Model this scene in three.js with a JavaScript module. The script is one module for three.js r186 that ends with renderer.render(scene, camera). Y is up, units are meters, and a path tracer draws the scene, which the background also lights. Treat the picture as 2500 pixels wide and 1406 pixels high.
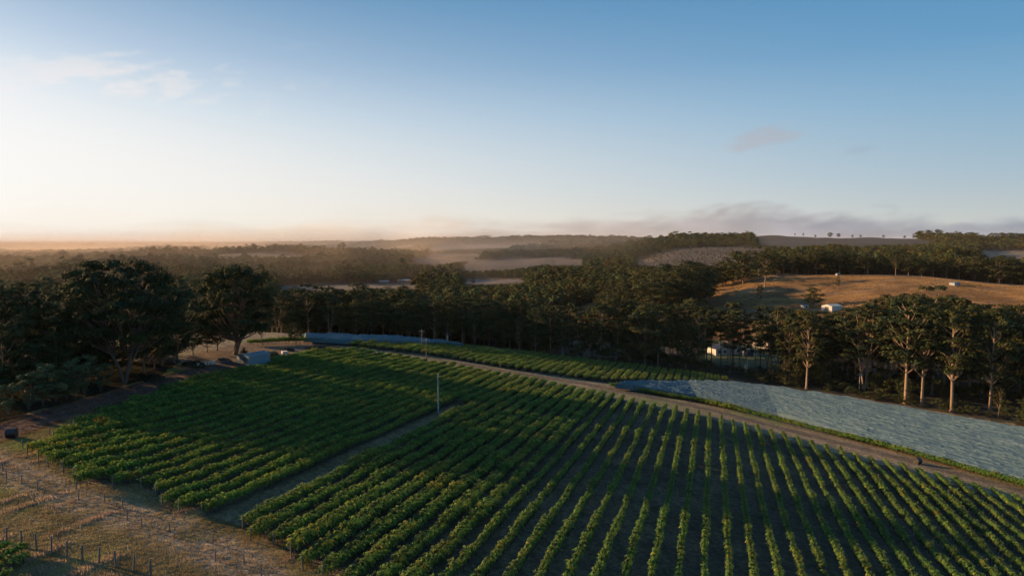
import * as THREE from 'three';
import { mergeGeometries } from 'three/addons/utils/BufferGeometryUtils.js';

// ---------------------------------------------------------------- camera, sky, sun, exposure
const FPX = 1667, HORIZON = 590, PITCH = Math.atan((703 - HORIZON) / FPX);
const CAM_Y = 60;                                   // height datum: the valley floor is near y = 0
const scene = new THREE.Scene();
const camera = new THREE.PerspectiveCamera(2 * Math.atan(703 / FPX) * 180 / Math.PI, 2500 / 1406, 1, 40000);
camera.position.set(0, CAM_Y, 0);
camera.rotation.x = -PITCH;
const renderer = new THREE.WebGLRenderer({ antialias: true });
renderer.toneMapping = THREE.LinearToneMapping;
const EXPOSURE = 2.1;                               // exposed for the shaded slope
renderer.toneMappingExposure = EXPOSURE;
renderer.shadowMap.enabled = true;

const RAD = Math.PI / 180;
const SUN_AZ = -62 * RAD, SUN_EL = 14 * RAD;       // azimuth from the view direction, to the right positive
const sunDir = new THREE.Vector3(Math.sin(SUN_AZ) * Math.cos(SUN_EL), Math.sin(SUN_EL), -Math.cos(SUN_AZ) * Math.cos(SUN_EL));
const sun = new THREE.DirectionalLight(new THREE.Color().setRGB(1, 0.6, 0.29), 4.8);
sun.position.copy(sunDir).multiplyScalar(900); sun.target.position.set(0, 0, -200);
sun.castShadow = true; sun.shadow.radius = 1.5;
Object.assign(sun.shadow.camera, { left: -700, right: 700, top: 500, bottom: -500, near: 1, far: 2500 });
sun.shadow.mapSize.set(2048, 2048);
scene.add(sun, sun.target);

// ---------------------------------------------------------------- small helpers
let seed = 20240611;
function rnd() { seed |= 0; seed = (seed + 0x6D2B79F5) | 0; let t = Math.imul(seed ^ (seed >>> 15), 1 | seed); t = (t + Math.imul(t ^ (t >>> 7), 61 | t)) ^ t; return ((t ^ (t >>> 14)) >>> 0) / 4294967296; }
const rr = (a, b) => a + (b - a) * rnd();
const pick = (a) => a[Math.floor(rnd() * a.length)];
const clamp = (x, a, b) => Math.min(b, Math.max(a, x));
const mix = (a, b, t) => a + (b - a) * t;
const sst = (a, b, x) => { const t = clamp((x - a) / (b - a), 0, 1); return t * t * (3 - 2 * t); };
function hash2(i, j) { let h = Math.imul(i, 374761393) ^ Math.imul(j, 668265263); h = Math.imul(h ^ (h >>> 13), 1274126177); return ((h ^ (h >>> 16)) >>> 0) / 4294967296; }
function vn(x, y) { const i = Math.floor(x), j = Math.floor(y), u = x - i, v = y - j, a = u * u * (3 - 2 * u), b = v * v * (3 - 2 * v); return mix(mix(hash2(i, j), hash2(i + 1, j), a), mix(hash2(i, j + 1), hash2(i + 1, j + 1), a), b) * 2 - 1; }
function fbm(x, y, n = 4) { let s = 0, a = 0.5; for (let k = 0; k < n; k++) { s += a * vn(x, y); x = x * 2.03 + 17.1; y = y * 2.01 + 9.7; a *= 0.5; } return s; }
function curve(pts, x) { if (x <= pts[0][0]) return pts[0][1]; for (let k = 1; k < pts.length; k++) if (x <= pts[k][0]) { const t = (x - pts[k - 1][0]) / (pts[k][0] - pts[k - 1][0]); return mix(pts[k - 1][1], pts[k][1], t); } return pts[pts.length - 1][1]; }
function inPoly(P, x, y) { let c = false; for (let i = 0, j = P.length - 1; i < P.length; j = i++) { const [xi, yi] = P[i], [xj, yj] = P[j]; if ((yi > y) !== (yj > y) && x < ((xj - xi) * (y - yi)) / (yj - yi) + xi) c = !c; } return c; }
function distLine(L, x, y) { let best = 1e9; for (let k = 1; k < L.length; k++) { const [ax, ay] = L[k - 1], [bx, by] = L[k], dx = bx - ax, dy = by - ay, t = clamp(((x - ax) * dx + (y - ay) * dy) / (dx * dx + dy * dy), 0, 1); best = Math.min(best, Math.hypot(x - ax - t * dx, y - ay - t * dy)); } return best; }

// ---------------------------------------------------------------- sky: clear dawn air with thin cloud, and a low bank of mist on the horizon
function skyColor(az, el, out) {                     // degrees; azimuth 0 is the view direction
  const SA = -62, SE = 14;
  let dx = Math.abs(((az - SA + 540) % 360) - 180); const dy = el - SE, e = Math.max(el, 0);
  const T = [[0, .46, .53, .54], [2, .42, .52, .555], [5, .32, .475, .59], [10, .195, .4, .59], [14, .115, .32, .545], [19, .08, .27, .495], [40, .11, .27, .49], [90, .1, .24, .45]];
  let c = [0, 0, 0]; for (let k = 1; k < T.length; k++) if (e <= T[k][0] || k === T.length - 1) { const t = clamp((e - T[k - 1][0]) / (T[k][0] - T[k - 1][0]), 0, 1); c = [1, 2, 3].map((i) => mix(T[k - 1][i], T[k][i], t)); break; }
  const g = Math.hypot(dx, dy), q0 = (99 - g) / 7, add = .0084 * 7 * Math.log1p(Math.exp(q0)) * Math.exp(-((Math.max(0, e - 4) / 11) ** 2)) ; const near = .9 * Math.exp(-g / 17) * Math.exp(-((Math.max(0, e - 8) / 12) ** 2));
  c[0] += add + near; c[1] += add * 0.72 + near * .92; c[2] += add * 0.46 + near * .85;
  const w = Math.exp(-e / 2.8) * 0.92 * Math.exp(-dx / 75), wd = Math.exp(-dx / 40);
  const warm = [mix(.82, 1.3, wd), mix(.69, 1.22, wd), mix(.57, 1.08, wd)];
  c = c.map((v, i) => mix(v, warm[i], w));
  c = c.map((v) => v < .75 ? v : .75 + .34 * (1 - Math.exp(-(v - .75) / .34)));          // the sky's bright part levels off, as in the thin glare round the sun
  // thin high cloud
  const px = 1250 + FPX * Math.tan(clamp(az, -80, 80) * RAD), k = Math.cos(clamp(az, -80, 80) * RAD);
  const up = Math.tan(Math.min(el, 80) * RAD) / k, zc = Math.max(.05, Math.cos(PITCH) - up * Math.sin(PITCH)), py = 703 - FPX * (up * Math.cos(PITCH) + Math.sin(PITCH)) / zc;
  const front = Math.abs(az) < 79;
  const q = fbm(az * .16 + el * .1 + 3.1, el * .55 - az * .07 + 8.2, 5), q2 = fbm(az * .5 + 11, el * 1.6 - az * .22 + 3, 4);
  const zone = front ? Math.exp(-(((px - 290) / 360) ** 2) - (((py - 200) / 90) ** 2)) : 0.25;
  const q3 = fbm(az * .9 + el * .5 + 31, el * 2.6 - az * .5 + 5, 4), cl = sst(-.02, .5, q * .8 + q2 * .5 + q3 * .35 + (zone - .6) * .5) * zone * .55;
  const lit = [.93, .86, .82]; c = c.map((v, i) => mix(v, Math.max(v, lit[i]), cl));
  // one small flat cloud
  const sx = (px - 1868) / 88, sy = (py - 335 + (px - 1868) * .14) / 25;
  if (front) { const a = sst(1.25, .15, Math.hypot(sx, sy) + q2 * .9 + fbm(px * .03, py * .06, 3) * .5) * .42; c = c.map((v, i) => mix(v, [.47, .42, .44][i], a)); const s2 = Math.hypot((px - 2095) / 38, (py - 365 + (px - 2095) * .2) / 10); const b = sst(1.3, .2, s2 + q2 * .8) * .2; c = c.map((v, i) => mix(v, [.3, .36, .46][i], b)); }
  // mist bank lying along the ridges
  const top = -4 + (front ? curve([[-900, 585], [350, 582], [480, 562], [700, 545], [820, 550], [950, 556], [1100, 545], [1250, 560], [1330, 562], [1420, 548], [1500, 548], [1600, 537], [1720, 524], [1860, 516], [2000, 523], [2120, 532], [2250, 534], [2400, 543], [2550, 548], [3600, 570]], px) : 572);
  const b1 = fbm(px * .007 + py * .01, py * .03, 5) * 30, b2 = fbm(px * .022 + py * .03, py * .06 + 7, 5) * 16;
  const dens = front ? curve([[-900, 0], [300, .08], [500, .35], [700, .6], [1000, .62], [1250, .75], [1500, .9], [1800, .96], [2100, .96], [2350, .9], [2600, .85]], px) : .6;
  const m = sst(-16, 30, py - top + b1 + b2) * dens * (el > -2 ? 1 : 0);
  const mc = front ? [0, 1, 2].map((i) => curve([[300, [.95, .74, .5][i]], [800, [.86, .66, .5][i]], [1300, [.62, .52, .46][i]], [1700, [.47, .43, .43][i]], [2000, [.35, .36, .41][i]], [2500, [.27, .32, .39][i]]], px)) : [.4, .4, .42];
  const bright = 1 + fbm(px * .01 + 40, py * .04, 3) * .22;
  for (let i = 0; i < 3; i++) out[i] = mix(c[i], mc[i] * bright, m);
  if (el < 0) { out[0] = .1; out[1] = .085; out[2] = .06; }
}
{
  const W = 4096, H = 2048, data = new Float32Array(W * H * 4), o = [0, 0, 0];
  for (let j = 0; j < H; j++) {
    const el = ((j + .5) / H - .5) * 180;
    const step = el < 0 ? W : el > 32 ? 8 : 1;
    for (let i = 0; i < W; i += step) {
      const a = ((i + .5) / W - .5) * 360;           // atan2(z, x) in degrees
      let az = a + 90; if (az > 180) az -= 360;
      const st = el >= 0 && step === 1 && Math.abs(az) > 45 ? 4 : step;
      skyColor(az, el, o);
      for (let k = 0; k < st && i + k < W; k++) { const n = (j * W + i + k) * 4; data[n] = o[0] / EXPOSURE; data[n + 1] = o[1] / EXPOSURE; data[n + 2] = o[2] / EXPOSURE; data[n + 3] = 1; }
      if (st === 4) i += 3;
    }
  }
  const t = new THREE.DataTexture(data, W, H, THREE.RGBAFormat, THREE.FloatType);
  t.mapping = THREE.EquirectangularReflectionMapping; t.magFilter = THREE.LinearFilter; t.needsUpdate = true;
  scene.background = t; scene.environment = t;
}
scene.fog = new THREE.FogExp2(new THREE.Color().setRGB(1, .93, .86), 0.000014);

// ---------------------------------------------------------------- the lie of the land
// metres below the camera, by azimuth (columns) and distance (rows)
const AZ = [-75, -50, -37, -27, -15, -4, 6, 14.5, 22, 30, 37, 52, 75];
const RT = [280, 340, 420, 520, 600, 650, 800, 1000, 1300, 1700, 2200, 3000, 4200, 6000, 9000, 14000];
const DT = [
  [40, 40, 40, 40, 44, 48, 55, 57, 58, 57, 56, 54, 50],
  [50, 50, 52, 52, 52, 56, 58, 57, 57, 56, 54, 52, 50],
  [58, 58, 60, 59, 58, 60, 58, 52, 50, 47.5, 47, 46, 46],
  [62, 62, 63, 61, 60, 62, 57, 46.5, 41, 36, 38, 40, 42],
  [62, 62, 63, 61, 60, 62, 56, 43, 33, 27.5, 32.5, 36, 40],
  [62, 62, 62, 61, 60, 62, 54, 42, 29, 27.5, 33, 36, 40],
  [60, 60, 60, 60, 60, 62, 53, 46, 37, 36, 39, 40, 40],
  [60, 60, 60, 60, 60, 62, 53, 43, 33, 37, 38, 40, 40],
  [62, 62, 62, 45, 50, 60, 51, 26, 18, 25, 31, 35, 40],
  [56, 56, 50, 25, 33, 53, 46, 4, 4, 9, 24, 25, 30],
  [66, 66, 66, 56, 48, 46, 41, 8, -12, -10, 2, 5, 10],
  [48, 48, 46, 48, 62, 42, 27, 14, 2, 0, 2, 0, 0],
  [68, 68, 68, 62, 40, -10, -16, 0, 8, 6, 4, 0, 0],
  [50, 50, 50, 42, 22, 24, 20, 16, 12, 10, 10, 8, 8],
  [52, 52, 50, 46, 36, 32, 30, 24, 20, 18, 18, 16, 16],
  [80, 80, 80, 76, 70, 60, 50, 40, 36, 34, 34, 30, 30],
];
const cubicW = (t) => t * t * (3 - 2 * t);
function tableD(az, r) {
  let i = 0; const a = clamp(az, -75, 75); while (i < AZ.length - 2 && a > AZ[i + 1]) i++;
  let j = 0; const q = clamp(r, 280, 14000); while (j < RT.length - 2 && q > RT[j + 1]) j++;
  const u = cubicW((a - AZ[i]) / (AZ[i + 1] - AZ[i])), v0 = Math.log(q / RT[j]) / Math.log(RT[j + 1] / RT[j]), v = mix(v0, cubicW(v0), .5);
  return mix(mix(DT[j][i], DT[j][i + 1], u), mix(DT[j + 1][i], DT[j + 1][i + 1], u), v);
}
const EDGE = [[-75, 205], [-45, 200], [-36, 205], [-20, 248], [-8, 262], [0, 268], [15, 284], [30, 292], [40, 300], [75, 300]];
function groundY(x, z) {
  const F = -z, r = Math.hypot(x, F), az = Math.atan2(x, Math.max(F, 1)) / RAD;
  let D = 36.7 + .127 * x + .0263 * F;
  if (D > 50) D = 50 + (1 - Math.exp(-(D - 50) / 9)) * 9;
  if (D < 24) D = 24 - (1 - Math.exp(-(24 - D) / 10)) * 10;
  D += fbm(x * .02 + 5, z * .02, 3) * .5;
  const e = curve(EDGE, az), w = sst(e, e + 80, r);
  if (w > 0) { const rough = sst(500, 1500, r); D = mix(D, tableD(az, r) + (fbm(x * .0035, z * .0035, 3) * 18 * sst(1000, 1700, r) + fbm(x * .004 + 7, z * .004, 3) * 7) * rough + fbm(x * .0011 + 9, z * .0011, 3) * 16 * sst(1500, 3500, r) + fbm(x * .012, z * .012, 3) * 1.4, w); }
  return CAM_Y - D;
}
const sp = Math.sin(PITCH), cp = Math.cos(PITCH);
function rayOf(px, py) { const u = (px - 1250) / FPX, v = (703 - py) / FPX; return [u, v * cp - sp, -(cp + v * sp)]; }   // y-up, -z ahead; depth along the lens axis is 1
function hit(px, py, lift = 0) {                     // where the sight line of a photo pixel meets the ground
  const d = rayOf(px, py); let t0 = 30, t = 30;
  while (t < 20000) { const g = groundY(d[0] * t, d[2] * t) + lift; if (CAM_Y + d[1] * t < g) break; t0 = t; t *= 1.012; }
  for (let k = 0; k < 18; k++) { const m = (t0 + t) / 2; if (CAM_Y + d[1] * m < groundY(d[0] * m, d[2] * m) + lift) t = m; else t0 = m; }
  return new THREE.Vector3(d[0] * t, groundY(d[0] * t, d[2] * t), d[2] * t);
}
function project(x, y, z) { const F = -z, D = CAM_Y - y, Z = F * cp + D * sp, Y = D * cp - F * sp; return [1250 + FPX * x / Z, 703 + FPX * Y / Z, Z]; }
function heightTo(p, py) { const k = (py - 703) / FPX, F = -p.z, D = F * (sp + k * cp) / (cp - k * sp); return CAM_Y - D - p.y; }   // how tall a thing standing at p must be to reach that sight line
const world = (list, lift = 0) => list.map(([x, y]) => { const p = hit(x, y, lift); return [p.x, p.z]; });
const at = (px, r) => { const az = Math.atan2((px - 1250) / FPX, 1), x = Math.sin(az) * r, z = -Math.cos(az) * r; return new THREE.Vector3(x, groundY(x, z), z); };

function crestAt(px) { let best, top = -1e9; for (let r = 1500; r < 2700; r += 25) { const p = at(px, r), e = (p.y - CAM_Y) / r; if (e > top) { top = e; best = p; } } return best; }
const names = {};
function numbered(n) { const k = names[n] = (names[n] ?? -1) + 1; return k ? n + '_' + String(k).padStart(3, '0') : n; }
function tag(o, label, category, group, kind) { o.userData.label = label; if (category) o.userData.category = category; if (group) o.userData.group = group; if (kind) o.userData.kind = kind; return o; }
function shade(o) { o.castShadow = true; o.receiveShadow = true; return o; }
function mesh(name, geo, mat, parent) { const m = shade(new THREE.Mesh(geo, mat)); m.name = parent ? name : numbered(name); (parent ?? scene).add(m); return m; }
function group(name, pos, turn = 0) { const g = new THREE.Group(); g.name = numbered(name); g.position.copy(pos); g.rotation.y = turn; scene.add(g); return g; }
const lin = (r, g, b) => new THREE.Color().setRGB(r, g, b);
const std = (c, rough = .9, extra = {}) => new THREE.MeshStandardMaterial({ color: c, roughness: rough, metalness: 0, ...extra });

// ---------------------------------------------------------------- ground cover zones (photo outlines laid on the land)
const Z_MAIN = world([[95, 1083], [150, 1052], [270, 997], [400, 944], [520, 908], [640, 887], [700, 870], [800, 853], [860, 852], [960, 866], [1045, 880], [1100, 888], [1300, 926], [1400, 945], [1490, 962], [1735, 1010], [1890, 1055], [2000, 1085], [2240, 1145], [2490, 1213], [2900, 1330], [3300, 1500], [2900, 2100], [1500, 1900], [900, 1450], [830, 1402], [650, 1290], [600, 1268], [565, 1257], [400, 1200], [330, 1160], [210, 1165], [130, 1110]], 1.2);
const Z_BACK = world([[846, 834], [960, 836], [1090, 841], [1250, 857], [1400, 874], [1600, 898], [1750, 919], [1800, 928], [1680, 927], [1480, 926], [1420, 919], [1300, 902], [1240, 893], [1140, 876], [1040, 860], [940, 848], [846, 838]], 1.0);
const Z_NETN = [[1500, 939], [1560, 946], [1700, 968], [1900, 1010], [2160, 1080], [2490, 1168], [2800, 1255]];
const Z_NETF = [[1530, 934], [1700, 930], [1800, 935], [1900, 946], [2100, 976], [2300, 1010], [2500, 1046], [2800, 1100]];
const Z_PADDOCK = world([[1440, 740], [1560, 733], [1700, 716], [1690, 694], [1760, 680], [1900, 674], [2050, 672], [2200, 675], [2350, 686], [2500, 699], [2650, 715], [2900, 790], [2500, 835], [2100, 850], [1800, 838], [1500, 815], [1300, 800], [1150, 788], [1180, 770], [1350, 768]]);
const Z_DRYUP = world([[430, 900], [480, 862], [540, 846], [640, 834], [740, 832], [845, 838], [840, 850], [700, 868], [640, 884], [560, 893], [470, 905]]);
const FIELDS = [
  [[[660, 706], [680, 697], [900, 692], [1010, 690], [1035, 697], [1010, 703], [850, 707]], [.15, .125, .09]],
  [[[1120, 692], [1130, 683], [1180, 680], [1300, 682], [1280, 688], [1200, 692]], [.16, .14, .12]],
  [[[1120, 658], [1150, 640], [1240, 632], [1330, 630], [1400, 628], [1340, 642], [1240, 655]], [.085, .066, .05]],
  [[[1000, 640], [1060, 622], [1180, 620], [1140, 634], [1060, 644]], [.06, .054, .035]],
  [[[1540, 640], [1580, 626], [1640, 612], [1720, 604], [1830, 604], [1870, 615], [1850, 640], [1780, 652], [1700, 655], [1620, 650]], [.09, .07, .055]],
  [[[1850, 596], [1870, 587], [2000, 582], [2140, 581], [2240, 585], [2300, 592], [2180, 594], [2100, 599], [2040, 592], [1940, 600]], [.04, .04, .04]],
  [[[2380, 622], [2400, 613], [2520, 611], [2520, 630], [2420, 632]], [.24, .2, .14]],
  [[[1340, 645], [1360, 634], [1430, 634], [1420, 645]], [.13, .095, .065]],
  [[[1050, 610], [1080, 600], [1250, 596], [1250, 604]], [.075, .06, .045]],
].map(([p, c]) => [world(p), c, p]);
const ROAD = world([[-60, 1075], [0, 1056], [80, 1030], [180, 1000], [300, 965], [430, 922], [540, 898], [620, 890], [720, 872]]);
const HEAD = world([[850, 843], [1040, 872], [1240, 908], [1420, 935], [1500, 952], [1735, 1000], [1900, 1043], [2160, 1108], [2490, 1196], [2900, 1310]]);
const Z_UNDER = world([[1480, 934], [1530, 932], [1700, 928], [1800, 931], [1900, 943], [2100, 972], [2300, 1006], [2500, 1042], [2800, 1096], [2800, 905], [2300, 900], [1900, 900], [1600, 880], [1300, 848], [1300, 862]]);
const Z_STAND = world([[-300, 1080], [-40, 1052], [60, 1016], [200, 974], [300, 946], [400, 912], [440, 884], [432, 855], [-300, 855]]);  // darkened ground below the left gums, their shade put into its colour
const SANDY = world([[-60, 1110], [60, 1165], [170, 1212], [330, 1262], [470, 1312], [580, 1370], [650, 1430]]);
const LAWN = world([[1690, 880], [1720, 835], [1800, 828], [1900, 838], [1950, 880], [1880, 900], [1760, 900]]);

const RDIR = 16.5 * RAD, ra = [Math.sin(RDIR), Math.cos(RDIR)], rb = [Math.cos(RDIR), -Math.sin(RDIR)];
const stOf = (x, z) => [x * ra[0] - z * ra[1], x * rb[0] - z * rb[1]];
const xzOf = (s, t) => [s * ra[0] + t * rb[0], -(s * ra[1] + t * rb[1])];

const T_TRACK = -57.4, S_TRACK = [hit(640, 1262), hit(1112, 990)].map((p) => stOf(p.x, p.z)[0]), TRACK = [S_TRACK[0] - 8, S_TRACK[0] + 20, S_TRACK[1]].map((v) => xzOf(v, T_TRACK));
function groundColor(x, z, out) {
  const r = Math.hypot(x, z);
  const n1 = fbm(x * .35, z * .35, 3), n2 = fbm(x * .07 + 4, z * .07, 4), n3 = fbm(x * .9, z * .9, 2);
  const jx = x + fbm(x * .12, z * .12 + 30, 3) * Math.min(4, r * .012), jz = z + fbm(x * .12 + 60, z * .12, 3) * Math.min(4, r * .012);
  let c, k = 1;
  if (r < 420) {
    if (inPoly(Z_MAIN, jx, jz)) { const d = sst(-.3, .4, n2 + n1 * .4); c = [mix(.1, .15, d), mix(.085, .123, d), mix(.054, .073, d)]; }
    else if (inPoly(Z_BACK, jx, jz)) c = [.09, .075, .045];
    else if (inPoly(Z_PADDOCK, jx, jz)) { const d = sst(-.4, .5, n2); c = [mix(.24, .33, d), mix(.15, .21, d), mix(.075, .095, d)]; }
    else if (inPoly(Z_STAND, jx, jz) || inPoly(Z_UNDER, jx, jz)) c = [.034, .032, .018];  // dark forest floor with the shade under the trees painted in
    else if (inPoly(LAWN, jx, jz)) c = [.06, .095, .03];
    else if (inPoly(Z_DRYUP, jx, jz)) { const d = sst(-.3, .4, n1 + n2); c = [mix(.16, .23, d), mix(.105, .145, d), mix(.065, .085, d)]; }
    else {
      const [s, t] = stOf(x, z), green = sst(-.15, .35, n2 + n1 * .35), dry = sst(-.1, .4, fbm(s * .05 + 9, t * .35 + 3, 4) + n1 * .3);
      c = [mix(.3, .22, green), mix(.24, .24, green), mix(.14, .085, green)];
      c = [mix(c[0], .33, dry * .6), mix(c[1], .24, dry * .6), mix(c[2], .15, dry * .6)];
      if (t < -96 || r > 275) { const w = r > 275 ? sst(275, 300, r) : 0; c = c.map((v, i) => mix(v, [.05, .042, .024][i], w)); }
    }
    const rd = distLine(ROAD, x + n1 * .8, z + n1 * .8);
    if (rd < 5) { const w = sst(4.4, 2.6, rd), rut = sst(.55, .1, Math.abs(rd - 1.15)); c = c.map((v, i) => mix(v, mix([.12, .068, .048][i], [.085, .045, .034][i], rut), w)); }
    const sd = distLine(SANDY, x + n2 * 2.5, z + n2 * 2.5);
    if (sd < 5.5) { const w = sst(5.2, 2.2, sd) * (.75 + n1 * .5), rut = sst(.7, .2, Math.abs(sd - 1)); c = c.map((v, i) => mix(v, mix([.34, .255, .17][i], [.28, .2, .13][i], rut), clamp(w, 0, 1))); }
    const hd = distLine(HEAD, x + n2 * .9, z + n2 * .9);
    if (hd < 4.5) { const w = sst(3.2, 1.6, hd) * .9, rut = sst(.6, .15, Math.abs(hd - .9)); c = c.map((v, i) => mix(v, mix([.16, .118, .078][i], [.115, .08, .055][i], rut), w)); }
    const td = distLine(TRACK, x + n1 * .3, z + n1 * .3);
    if (td < 3) { const w = sst(2.9, 2, td), rut = sst(.35, .1, Math.abs(td - .85)); c = c.map((v, i) => mix(v, mix([.2, .165, .085][i], [.15, .11, .065][i], rut), w)); }
    k = 1 + n1 * .35 + n3 * .35;
  } else {
    c = [.05, .045, .026];
    if (inPoly(Z_PADDOCK, jx, jz)) { const d = sst(-.4, .5, n2 + fbm(x * .03, z * .12, 3) * .6); c = [mix(.24, .33, d), mix(.15, .21, d), mix(.075, .095, d)]; }
    else for (const [P, f] of FIELDS) if (inPoly(P, x + fbm(x * .01, z * .01, 3) * 25, z + fbm(x * .01 + 50, z * .01, 3) * 25)) { const d = 1 + fbm(x * .015, z * .015, 4) * .5; c = f.map((v) => v * d); break; }
    k = 1 + n1 * .25 + n2 * .3;
  }
  out[0] = Math.max(.01, c[0] * k); out[1] = Math.max(.01, c[1] * k); out[2] = Math.max(.01, c[2] * k);
}
{
  const az = []; for (let a = -110; a < -43; a += 2) az.push(a); for (let a = -43; a <= 43; a += .14) az.push(a); for (let a = 45; a <= 110; a += 2) az.push(a);
  const rs = [8, 14, 20, 28]; for (let r = 36; r < 15000; r *= r < 330 ? 1.0085 : r < 1200 ? 1.012 : 1.03) rs.push(r); rs.push(18000);
  const nA = az.length, nR = rs.length, pos = new Float32Array(nA * nR * 3), col = new Float32Array(nA * nR * 3), uv = new Float32Array(nA * nR * 2), idx = new Uint32Array((nA - 1) * (nR - 1) * 6), o = [0, 0, 0];
  let n = 0;
  for (const r of rs) for (const a of az) {
    const x = Math.sin(a * RAD) * r, z = -Math.cos(a * RAD) * r;
    groundColor(x, z, o);
    pos.set([x, groundY(x, z), z], n * 3); col.set(o, n * 3); uv.set([x / 9, z / 9], n * 2); n++;
  }
  let q = 0; for (let j = 0; j < nR - 1; j++) for (let i = 0; i < nA - 1; i++) { const a = j * nA + i, b = a + nA; idx.set([a, a + 1, b, b, a + 1, b + 1], q); q += 6; }
  const g = new THREE.BufferGeometry();
  g.setAttribute('position', new THREE.BufferAttribute(pos, 3)); g.setAttribute('color', new THREE.BufferAttribute(col, 3)); g.setAttribute('uv', new THREE.BufferAttribute(uv, 2)); g.setIndex(new THREE.BufferAttribute(idx, 1)); g.computeVertexNormals();
  const S = 512, d = new Uint8Array(S * S * 4), hgt = new Uint8Array(S * S * 4);
  const tile = (x, y, f) => { let s = 0, a = .5; for (let k = 0; k < 4; k++) { const i = Math.floor(x * f), j = Math.floor(y * f), u = x * f - i, v = y * f - j, w = (p, m) => hash2(((p % f) + f) % f + k * 71, ((m % f) + f) % f + k * 37); const su = u * u * (3 - 2 * u), sv = v * v * (3 - 2 * v); s += a * (mix(mix(w(i, j), w(i + 1, j), su), mix(w(i, j + 1), w(i + 1, j + 1), su), sv) - .5); f *= 2; a *= .62; } return s; };
  for (let j = 0; j < S; j++) for (let i = 0; i < S; i++) { const v = tile(i / S, j / S, 16), w = tile(i / S, j / S, 48), m = clamp(205 + (v + w) * 130, 70, 255), n = (j * S + i) * 4; d.set([m, m, m, 255], n); const b = clamp(128 + (v + w) * 170, 0, 255); hgt.set([b, b, b, 255], n); }
  const mk = (a, s) => { const t = new THREE.DataTexture(a, S, S); t.wrapS = t.wrapT = THREE.RepeatWrapping; t.magFilter = THREE.LinearFilter; if (s) t.colorSpace = THREE.SRGBColorSpace; t.needsUpdate = true; return t; };
  const m = new THREE.MeshStandardMaterial({ vertexColors: true, roughness: 1, map: mk(d, true), bumpMap: mk(hgt, false), bumpScale: .35 });
  const t = mesh('terrain', g, m); tag(t, 'grass slopes, dirt tracks, paddocks and rolling hills of the valley', 'terrain', null, 'structure');
}
console.log('terrain done');

// ---------------------------------------------------------------- leaf geometry
class Leaves {                                       // collects leaf faces: position, normal, colour
  constructor() { this.p = []; this.n = []; this.c = []; }
  leaf(x, y, z, ox, oy, oz, size, tint, quad = true, jit = .8, soft = .65) {   // ox,oy,oz: outward direction of the clump there
    let nx = ox + rr(-jit, jit), ny = oy + rr(-jit, jit), nz = oz + rr(-jit, jit); let l = Math.hypot(nx, ny, nz) || 1; nx /= l; ny /= l; nz /= l;
    let ux = rr(-1, 1), uy = rr(-1, 1), uz = rr(-1, 1), k = ux * nx + uy * ny + uz * nz; ux -= k * nx; uy -= k * ny; uz -= k * nz; l = Math.hypot(ux, uy, uz) || 1; ux /= l; uy /= l; uz /= l;
    const vx = ny * uz - nz * uy, vy = nz * ux - nx * uz, vz = nx * uy - ny * ux, a = size * .5, b = size * .34;
    let mx = mix(nx, ox, soft), my = mix(ny, oy, soft), mz = mix(nz, oz, soft); l = Math.hypot(mx, my, mz) || 1; mx /= l; my /= l; mz /= l;
    const P = quad ? [[a, 0], [0, b], [-a, 0], [a, 0], [-a, 0], [0, -b]] : [[a, -b * .6], [0, b * 1.4], [-a, -b * .6]];
    for (const [s, t] of P) { this.p.push(x + ux * s + vx * t, y + uy * s + vy * t, z + uz * s + vz * t); this.n.push(mx, my, mz); this.c.push(tint[0], tint[1], tint[2]); }
  }
  geometry() { const g = new THREE.BufferGeometry(); g.setAttribute('position', new THREE.Float32BufferAttribute(this.p, 3)); g.setAttribute('normal', new THREE.Float32BufferAttribute(this.n, 3)); g.setAttribute('color', new THREE.Float32BufferAttribute(this.c, 3)); return g; }
}
function limb(points, r0, r1, sides = 6, seg = 6) {  // a tapered, bent branch
  const cv = new THREE.CatmullRomCurve3(points.map((p) => new THREE.Vector3(...p))), g = new THREE.TubeGeometry(cv, seg, 1, sides, false), P = g.attributes.position;
  const c = new THREE.Vector3();
  for (let i = 0; i <= seg; i++) { cv.getPointAt(i / seg, c); const r = mix(r0, r1, Math.pow(i / seg, .8)); for (let j = 0; j <= sides; j++) { const k = i * (sides + 1) + j; P.setXYZ(k, c.x + (P.getX(k) - c.x) * r, c.y + (P.getY(k) - c.y) * r, c.z + (P.getZ(k) - c.z) * r); } }
  g.computeVertexNormals(); return g;
}
const LEAF_TONES = [[.036, .047, .018], [.043, .05, .018], [.031, .044, .02], [.05, .052, .019]];
function barkColor(g, base, spread) { const P = g.attributes.position, c = new Float32Array(P.count * 3); for (let i = 0; i < P.count; i++) { const n = fbm(P.getX(i) * 2.1 + P.getZ(i) * 1.3, P.getY(i) * .8, 3), k = 1 + n * spread; c.set(base.map((v) => v * k), i * 3); } g.setAttribute('color', new THREE.BufferAttribute(c, 3)); return g; }
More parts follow.
